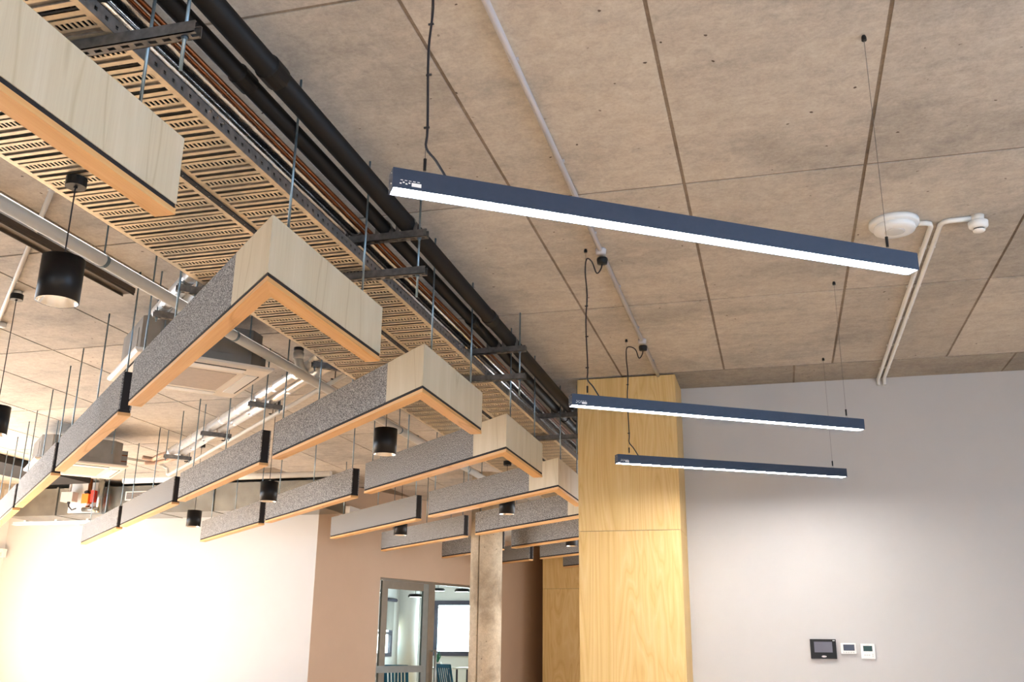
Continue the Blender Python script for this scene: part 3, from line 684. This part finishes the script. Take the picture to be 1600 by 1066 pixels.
# ------------------------------------------------------------------ cassette air conditioners
def cassette(p, label):
    """p: right-hand corner; local x along D, y along -NN"""
    ang = math.atan2(D.y, D.x)
    e = empty('cassette_air_conditioner', (*p, 3.0), ang); tag(e, label, 'air conditioner', 'cassette air conditioners')
    Lx = 0.95
    # local +y for rotation by ang is (-sin, cos) = (-0.678,-0.735) -> towards -NN
    c = Lx/2
    def sq(m, h0, h1, z0, z1):
        k = len(m.v)
        for h, z in ((h0, z0), (h1, z1)):
            m.v += [(c-h, c-h, z), (c+h, c-h, z), (c+h, c+h, z), (c-h, c+h, z)]
        m.f += [(k+3, k+2, k+1, k), (k+4, k+5, k+6, k+7)]+[(k+i, k+(i+1) % 4, k+4+(i+1) % 4, k+4+i) for i in range(4)]
        return m
    body = MB()
    a, q = 0.42, 0.10
    octo = [(c-a+q, c-a), (c+a-q, c-a), (c+a, c-a+q), (c+a, c+a-q), (c+a-q, c+a), (c-a+q, c+a), (c-a, c+a-q), (c-a, c-a+q)]
    body.prism(octo, 0.03, 0.30); b_ = body.build('body', 'cassette_steel', e)
    for i in range(4):
        MB().box(c-a-0.004 if i == 0 else c-0.22, c-a+0.002 if i == 0 else c+0.22, (c-0.2, c-a-0.004, c+a-0.002, c-0.2)[i], (c+0.2, c-a+0.002, c+a+0.004, c-0.19)[i], 0.10, 0.24).build('access_plate', 'cassette_steel', b_)
    pn = sq(MB(), 0.455, 0.475, 0.0, 0.014); sq(pn, 0.475, 0.475, 0.014, 0.03); pan = pn.build('fascia', 'cream_plastic', e)
    MB().box(c-0.27, c+0.27, c-0.27, c+0.27, -0.004, 0.001).build('return_grille', 'grille_grey', e)
    for i in range(4):
        ca, sa = (1, 0, -1, 0)[i], (0, 1, 0, -1)[i]
        def rb(u0, u1, v0, v1, z0, z1):
            P4 = [(c+u*ca-v*sa, c+u*sa+v*ca) for u, v in ((u0, v0), (u1, v0), (u1, v1), (u0, v1))]; return MB().prism(P4, z0, z1)
        rb(0.335, 0.415, -0.29, 0.29, -0.006, 0.001).build('louvre', 'white_plastic', e)
        rb(0.418, 0.428, -0.29, 0.29, -0.003, 0.001).build('outlet_slot', 'dark_void', e)
        rb(0.285, 0.325, -0.30, 0.30, -0.003, 0.001).build('grille_frame', 'cream_plastic', e)
    for (uu, vv) in ((0.05, 0.18), (0.90, 0.18), (0.05, 0.77), (0.90, 0.77)):
        MB().tube([(uu, vv, 0.15), (uu, vv, ZC-3.0)], 0.0055, 8).build('threaded_rod', 'zinc_rod', e)
    for zz in (0.13, 0.20):
        MB().tube([(c-0.1, c-a, zz), (c-0.1, c-a-0.10, zz)], 0.022, 10).build('pipe_stub', 'copper', e, smooth=True)
    ring = [(c+a+0.02+0.0*j, c+0.1+0.11*math.cos(math.pi*2*j/14), 0.26+0.11*math.sin(math.pi*2*j/14)) for j in range(13)]
    MB().tube(ring, 0.012, 8).build('flexible_hose', 'cassette_steel', e, smooth=True)
    bx = MB().box(c-0.12, c+0.10, c-a-0.10, c-a, 0.08, 0.25).build('electrical_box', 'cassette_steel', e)
    return e
cassette((-3.38, 6.007), 'nearer ceiling cassette air conditioner, below the drain pipe')
cassette((-6.909, 9.263), 'farther ceiling cassette air conditioner, beside the galvanised duct')
# copper lines from farther cassette to the foil pipes
for i, (dq, zz) in enumerate(((0.085, 3.222), (0.205, 3.19))):
    a = (*dn(B0, 4.6, dq), zz); bb = (-7.03, 9.66+0.05*i, 3.20-0.06*i)
    tag(MB().tube([a, (*dn(B0, 4.85, dq-0.08), zz-0.02), (-6.95, 9.75+0.05*i, zz-0.03), bb], 0.026, 12).build('refrigerant_pipe', 'pipe_lagging', smooth=True), ('upper' if i == 0 else 'lower') + ' lagged pink-beige pipe joining the farther air conditioner', 'pipe')

# ------------------------------------------------------------------ galvanised duct over the bright wall
e = empty('galvanised_duct', (-8.3, 12.35, 2.95)); tag(e, 'large rectangular galvanised duct above the bright white wall', 'duct')
X0, X1 = -2.95, 2.33
for i in range(6):
    xa = X0+(X1-X0)*i/6; xb = X0+(X1-X0)*(i+1)/6
    MB().box(xa+0.004, xb-0.004, 0, 0.60, 0, 0.40).build('duct_section', 'galvanised', e)
    MB().box(xb-0.012, xb+0.012, -0.02, 0.61, -0.006, 0.42).build('flange', 'galvanised', e)
MB().box(X1+0.004, X1+0.008, 0.04, 0.56, 0.03, 0.37).build('open_end', 'dark_void', e)
g = MB().box(-0.89, -0.52, -0.012, 0.0, 0.19, 0.32).build('vent_frame', 'cream_plastic', e)
MB().box(-0.87, -0.54, -0.014, -0.011, 0.205, 0.305).build('vent_opening', 'dark_void', g)
for k in range(5): MB().box(-0.87, -0.54, -0.020, -0.012, 0.21+k*0.02, 0.218+k*0.02).build('vent_blade', 'grille_grey', g)
tag(MB().box(-0.24, 0.24, -0.03, 0.0, 0, 0.44).build('access_panel', 'pvc_grey', loc=(-9.86, 12.31, 2.97)), 'pale metal access panel on the duct behind the orange valve', 'panel')
e = empty('valve_assembly', (-9.70, 12.18, 3.0)); tag(e, 'orange valve actuator with pipes on the galvanised duct', 'valve')
MB().box(-0.06, 0.05, -0.06, 0.03, 0.08, 0.22).build('actuator', 'orange_valve', e)
MB().box(-0.05, 0.04, -0.062, 0.0, 0.055, 0.08).build('actuator_base', 'white_plastic', e)
MB().box(0.08, 0.13, -0.05, 0.03, 0.10, 0.27).build('lever_guard', 'red_plastic', e)
MB().tube([(0.0, 0.02, -0.03), (0.0, 0.02, 0.45)], 0.03, 12).build('pipe', 'copper', e, smooth=True)
MB().tube([(0.19, 0.02, -0.05), (0.19, 0.02, 0.45)], 0.045, 12).build('pipe', 'galvanised', e, smooth=True)
MB().tube([(-0.06, 0.0, 0.0), (0.22, 0.0, 0.0)], 0.035, 12).build('pipe', 'galvanised', e, smooth=True)
MB().lathe([(0.02, 0.22), (0.04, 0.235), (0.04, 0.26), (0.015, 0.275)], 12, (-0.01, -0.02, 0)).build('valve_knob', 'cable_black', e)
e = empty('isolator_box', (-9.99, 12.14, 3.11)); tag(e, 'grey isolator box hanging on a conduit left of the orange valve', 'electrical box')
MB().box(-0.10, 0.10, -0.06, 0.06, 0, 0.14).build('enclosure', 'grille_grey', e)
MB().tube([(0, 0, 0.14), (0, 0, 0.34)], 0.018, 10).build('conduit', 'grille_grey', e)
MB().tube([(0.02, -0.02, 0.0), (0.03, -0.02, -0.07), (0.09, -0.02, -0.12), (0.16, -0.02, -0.10)], 0.010, 8).build('cable', 'cable_black', e, smooth=True)
MB().lathe([(0.022, -0.03), (0.022, 0.0)], 10, (0.02, -0.02, 0)).build('cable_gland', 'cable_black', e)
e = empty('white_rail', (-10.4, 12.45, 2.83)); tag(e, 'white ceiling-mounted rail just below the galvanised duct', 'rail')
MB().box(-0.75, 0.75, -0.04, 0.04, 0, 0.045).build('rail_body', 'white_plastic', e)
MB().box(-0.75, 0.75, -0.06, -0.04, 0.0, 0.015).build('rail_lip', 'pvc_grey', e)
for xx in (-0.55, 0.0, 0.55): MB().box(xx-0.02, xx+0.02, -0.03, 0.52, 0.045, 0.07).build('rail_bracket', 'white_plastic', e)
struct(MB().box(-11.75, -11.3, 2.0, 12.3, 2.99, ZC).build('trim_1', 'soffit_plaster'), 'plastered bulkhead along the left wall')
tag(MB().box(-0.38, 0.38, 0, 9.5, -0.09, 0).build('ceiling_shade_strip', 'dark_void', loc=(-9.93, 2.5, ZC-0.012)), 'flat black strip standing in for ceiling shade at far left', 'duct')  # black sheet put where the ceiling recess lies in shade
tag(MB().tube([(0, 0, 0), (3.3, 0, 0)], 0.045, 14).build('white_pipe', 'pvc_white', smooth=True, loc=(-9.2, 12.28, 3.42)), 'white pipe along the ceiling above the galvanised duct', 'pipe')
e = empty('wall_sensor', (-11.70, 12.88, 2.40)); tag(e, 'small white motion sensor in the corner of the bright wall', 'sensor')
MB().box(-0.04, 0.05, -0.03, 0.06, 0, 0.13).build('housing', 'white_plastic', e); MB().box(-0.03, 0.04, -0.045, -0.03, 0.015, 0.07).build('lens', 'pvc_grey', e)

# ------------------------------------------------------------------ intercom and thermostats
def panel(name, x0, x1, z0, z1, m, label, cat, t=0.022):
    e = empty(name, ((x0+x1)/2, 8.82, (z0+z1)/2)); tag(e, label, cat)
    w, h = (x1-x0)/2, (z1-z0)/2
    MB().box(-w, w, -t, 0, -h, h).build('case', m, e); return e, w, h, t
def on(e, x0, x1, z0, z1, t, m, name): return MB().box(x0, x1, -t-0.0015, -t+0.001, z0, z1).build(name, m, e)
e, w, h, t = panel('intercom_panel', 0.208, 0.413, 1.089, 1.243, 'black_powdercoat', 'black wall intercom with a screen, left of two white thermostats', 'intercom', 0.028)
on(e, -w+0.031, w-0.031, -h+0.05, h-0.02, t, 'screen_grey', 'screen')
on(e, -0.017, 0.020, -h+0.014, -h+0.022, t, 'white_plastic', 'brand_mark'); on(e, -0.010, 0.012, -h+0.011, -h+0.025, t, 'white_plastic', 'brand_mark')
on(e, w-0.026, w-0.008, h-0.014, h-0.008, t, 'white_plastic', 'corner_sticker'); on(e, -0.006, 0.0, h-0.012, h-0.007, t, 'dark_void', 'microphone_hole')
e, w, h, t = panel('thermostat', 0.449, 0.567, 1.131, 1.215, 'white_plastic', 'small white wall thermostat with blue-grey screen beside the intercom', 'thermostat', 0.026)
on(e, -0.040, 0.047, -0.018, 0.030, t, 'screen_blue', 'screen')
for k in range(5): on(e, -0.045+k*0.019, -0.032+k*0.019, -0.036, -0.026, t, 'pvc_grey', 'button')
e, w, h, t = panel('thermostat', 0.604, 0.712, 1.093, 1.211, 'white_plastic', 'white wall controller with green screen, rightmost of the three devices', 'thermostat', 0.018)
on(e, -0.035, 0.035, 0.0, 0.042, t, 'screen_green', 'screen'); on(e, -0.014, 0.012, 0.047, 0.0505, t, 'pvc_grey', 'brand_mark')
for k in range(3): on(e, -0.032+k*0.017, -0.020+k*0.017, -0.035, -0.026, t, 'pvc_grey', 'button')
on(e, 0.030, 0.040, -0.028, -0.020, t, 'pvc_grey', 'button'); on(e, 0.030, 0.040, -0.042, -0.034, t, 'pvc_grey', 'button')
e = empty('wall_switch', (*tw(5.587, -0.002), 1.74)); e.rotation_euler = (0, 0, math.atan2(T.y, T.x)); tag(e, 'small blank wall plate on the tan-shaded wall by the distant column', 'switch')
MB().box(-0.06, 0.06, -0.014, 0.0, -0.06, 0.06).build('plate', 'wall_paint_warm_shade', e); MB().box(-0.02, 0.02, -0.018, -0.014, -0.03, 0.03).build('rocker', 'wall_paint_warm_shade', e)

# ------------------------------------------------------------------ glazed doorway in the angled wall
e = empty('glazed_door', (0, 0, 0)); e['kind'] = 'structure'; e.name = 'door_1'; e['label'] = 'sliding glazed door in a metal frame'
def tb(s0, s1, q0, q1, z0, z1, name, m, par=e): return MB().prism(tq(s0, s1, q0, q1), z0, z1).build(name, m, par)
tb(DS0, DS1, 0.06, 0.14, DH-0.035, DH, 'head_frame', 'frame_bronze')
tb(DS0, DS0+0.03, 0.06, 0.14, 0, DH-0.035, 'jamb', 'frame_aluminium')
tb(2.62, 2.78, 0.05, 0.14, 0, DH-0.035, 'jamb', 'frame_bronze')
lf = tb(1.49, 1.62, 0.045, 0.085, 0, DH-0.04, 'stile', 'frame_bronze'); tb(2.48, 2.61, 0.045, 0.085, 0, DH-0.04, 'stile', 'frame_aluminium')
tb(1.62, 2.48, 0.045, 0.085, DH-0.155, DH-0.04, 'top_rail', 'frame_bronze')
tb(1.40, 2.56, 0.02, 0.06, 0.76, 0.86, 'push_bar', 'frame_aluminium'); tb(1.62, 2.48, 0.045, 0.085, 0, 0.2, 'bottom_rail', 'frame_bronze')
tb(1.62, 2.48, 0.06, 0.068, 0.2, DH-0.155, 'glass_pane', 'glass'); tb(2.78, DS1, 0.09, 0.098, 0.05, DH-0.035, 'glass_pane', 'glass'); tb(DS0+0.03, 1.49, 0.09, 0.098, 0.05, DH-0.035, 'glass_pane', 'glass')
hp = tw(2.72, -0.05); MB().tube([(hp[0], hp[1], 0.3), (hp[0], hp[1], 1.10)], 0.022, 12).build('pull_handle', 'frame_aluminium', e, smooth=True)
for zz in (0.35, 1.08):
    h2 = tw(2.72, 0.05); MB().tube([(hp[0], hp[1], zz), (h2[0], h2[1], zz)], 0.012, 8).build('handle_post', 'frame_aluminium', e)

# classroom beyond
wal('wall_classroom_back', MB().box(-9.0, -7.75, 22.0, 22.2, 0, 3.0).box(-5.6, -3.0, 22.0, 22.2, 0, 3.0).box(-7.75, -5.6, 22.0, 22.2, 2.16, 3.0).box(-7.75, -5.6, 22.0, 22.2, 0, 0.95), 'wall_paint_white', 'white back wall of the room beyond the glass')
wal('wall_classroom_left', MB().box(-9.0, -8.6, 13.2, 20.2, 0, 3.0).box(-9.0, -8.6, 21.6, 22.0, 0, 3.0).box(-9.0, -8.6, 20.2, 21.6, 2.16, 3.0).box(-9.0, -8.6, 20.2, 21.6, 0, 0.92), 'wall_paint_white', 'white left wall of the room beyond the glass')
wal('wall_classroom_right', MB().box(-3.2, -3.0, 19.2, 22.2, 0, 3.0), 'wall_paint_white', 'white right wall of the room beyond the glass')
struct(MB().box(-9.0, -6.0, 13.2, 22.2, 3.0, 3.1).box(-6.0, -3.0, 16.5, 22.2, 3.0, 3.1).build('ceiling_classroom', 'wall_paint_white'), 'white ceiling of the room beyond the glass')
e = empty('window_1'); struct(e, 'dark framed window of the room beyond the glass')
for q in ((-7.75, -7.64, 0.95, 2.16), (-5.71, -5.6, 0.95, 2.16), (-7.64, -5.71, 2.05, 2.16), (-7.64, -5.71, 0.95, 1.05), (-6.46, -6.40, 1.05, 2.05)):
    MB().box(q[0], q[1], 21.97, 22.08, q[2], q[3]).build('window_frame', 'window_frame_dark', e)
MB().box(-7.64, -5.71, 22.04, 22.048, 1.05, 2.05).build('pane', 'glass', e)
MB().box(-7.64, -5.71, 21.985, 21.995, 1.97, 2.05).build('blind_roll', 'pvc_grey', e)
e = empty('window_2'); struct(e, 'side window with half lowered blind in the room beyond the glass')
for q in ((20.2, 20.28, 0.92, 2.16), (21.52, 21.6, 0.92, 2.16), (20.28, 21.52, 2.08, 2.16), (20.28, 21.52, 0.92, 1.0), (20.28, 21.52, 1.40, 1.45)):
    MB().box(-8.66, -8.58, q[0], q[1], q[2], q[3]).build('window_frame', 'window_frame_dark', e)
MB().box(-8.64, -8.632, 20.28, 21.52, 1.0, 2.08).build('pane', 'glass', e)
MB().box(-8.57, -8.56, 20.22, 21.58, 1.49, 2.12).build('roller_blind', 'blind_fabric', e); MB().tube([(-8.55, 20.2, 2.15), (-8.55, 21.66, 2.15)], 0.04, 12).build('blind_roll', 'window_frame_dark', e)
tag(MB().lathe([(0.22, 0), (0.22, 3.0)], 32).build('white_column', 'wall_paint_white', smooth=True, loc=(-8.05, 21.2, 0)), 'round white column in the room beyond the glass', 'column')
def cpend(x, y, z, label):
    e = empty('dome_pendant', (x, y, z)); tag(e, label, 'pendant light', 'dome pendants beyond the glass')
    MB().lathe([(0.135, 0.0), (0.15, 0.0), (0.15, 0.03), (0.125, 0.06), (0.02, 0.065), (0.0, 0.066)], 28, cap=False).build('shade', 'black_powdercoat', e, smooth=True)
    MB().lathe([(0.0, 0.012), (0.134, 0.004)], 28, cap=False).build('diffuser', 'classroom_pendant_lit', e)
    MB().tube([(0, 0, 0.065), (0, 0, 3.0-z)], 0.005, 6).build('cord', 'cable_black', e)
cpend(-7.09, 19.0, 2.09, 'dark disc pendant seen through the glass door leaf')
cpend(-6.11, 19.0, 2.19, 'dark disc pendant seen beside the concrete column')
cpend(-7.87, 19.0, 2.18, 'dark disc pendant at the left edge of the glazed doorway')
cpend(-7.14, 20.5, 2.29, 'dark disc pendant behind the door jamb')
def table(x, y, lx, ly, label):
    e = empty('classroom_table', (x, y, 0)); tag(e, label, 'table')
    MB().box(-lx, lx, -ly, ly, 0.72, 0.75).build('tabletop', 'table_white', e)
    for a in (-1, 1):
        for b in (-1, 1): MB().tube([(a*(lx-0.06), b*(ly-0.06), 0), (a*(lx-0.06), b*(ly-0.06), 0.72)], 0.02, 8).build('leg', 'window_frame_dark', e)
table(-7.15, 19.4, 0.62, 0.4, 'white table seen through the glass door leaf'); table(-5.75, 20.0, 0.7, 0.4, 'white table under the window beyond the glass')
def chair(x, y, rz, label):
    e = empty('classroom_chair', (x, y, 0), rz); tag(e, label, 'chair', 'blue chairs beyond the glass')
    MB().box(-0.21, 0.21, -0.2, 0.2, 0.43, 0.455).build('seat', 'chair_blue', e)
    bk = MB()
    for k in range(7): bk.bar((-0.18+0.06*k, 0.20, 0.50), (-0.18+0.06*k, 0.27, 0.78), 0.035, 0.012)
    bk.bar((-0.20, 0.195, 0.48), (0.20, 0.195, 0.48), 0.012, 0.06); bk.bar((-0.20, 0.275, 0.80), (0.20, 0.275, 0.80), 0.014, 0.07)
    bk.bar((-0.20, 0.195, 0.46), (-0.20, 0.275, 0.83), 0.03, 0.014); bk.bar((0.20, 0.195, 0.46), (0.20, 0.275, 0.83), 0.03, 0.014)
    bk.build('backrest', 'chair_blue', e)
    for a in (-1, 1):
        for b in (-1, 1): MB().tube([(a*0.20, b*0.21, 0), (a*0.16, b*0.16, 0.43)], 0.012, 8).build('leg', 'frame_aluminium', e)
chair(-6.10, 18.6, 2.6, 'blue slotted plastic chair beside the concrete column'); chair(-7.62, 18.3, 1.2, 'blue plastic chair at the left edge of the glass door'); chair(-6.65, 17.15, 3.3, 'blue plastic chair behind the door push bar')
e = empty('potted_plant', (-6.68, 19.3, 0.75)); tag(e, 'leafy green plant in a white pot on the table beyond the glass', 'plant')
MB().lathe([(0.05, 0), (0.07, 0.10), (0.062, 0.10), (0.05, 0.02)], 16).build('pot', 'white_plastic', e, smooth=True)
random.seed(3)
for k in range(16):
    a = random.uniform(0, 6.28); hh = random.uniform(0.10, 0.26); rr = random.uniform(0.02, 0.10)
    t_ = Vector((math.cos(a)*rr, math.sin(a)*rr, hh+0.06)); s_ = Vector((-math.sin(a), math.cos(a), 0))*0.022; b_ = Vector((0, 0, 0.08)); m_ = b_.lerp(t_, 0.6)
    MB().face([b_, m_+s_, t_, m_-s_]).face([b_+Vector((0, 0, .002)), m_-s_+Vector((0, 0, .002)), t_+Vector((0, 0, .002)), m_+s_+Vector((0, 0, .002))]).build('leaf', 'leaf_green', e)
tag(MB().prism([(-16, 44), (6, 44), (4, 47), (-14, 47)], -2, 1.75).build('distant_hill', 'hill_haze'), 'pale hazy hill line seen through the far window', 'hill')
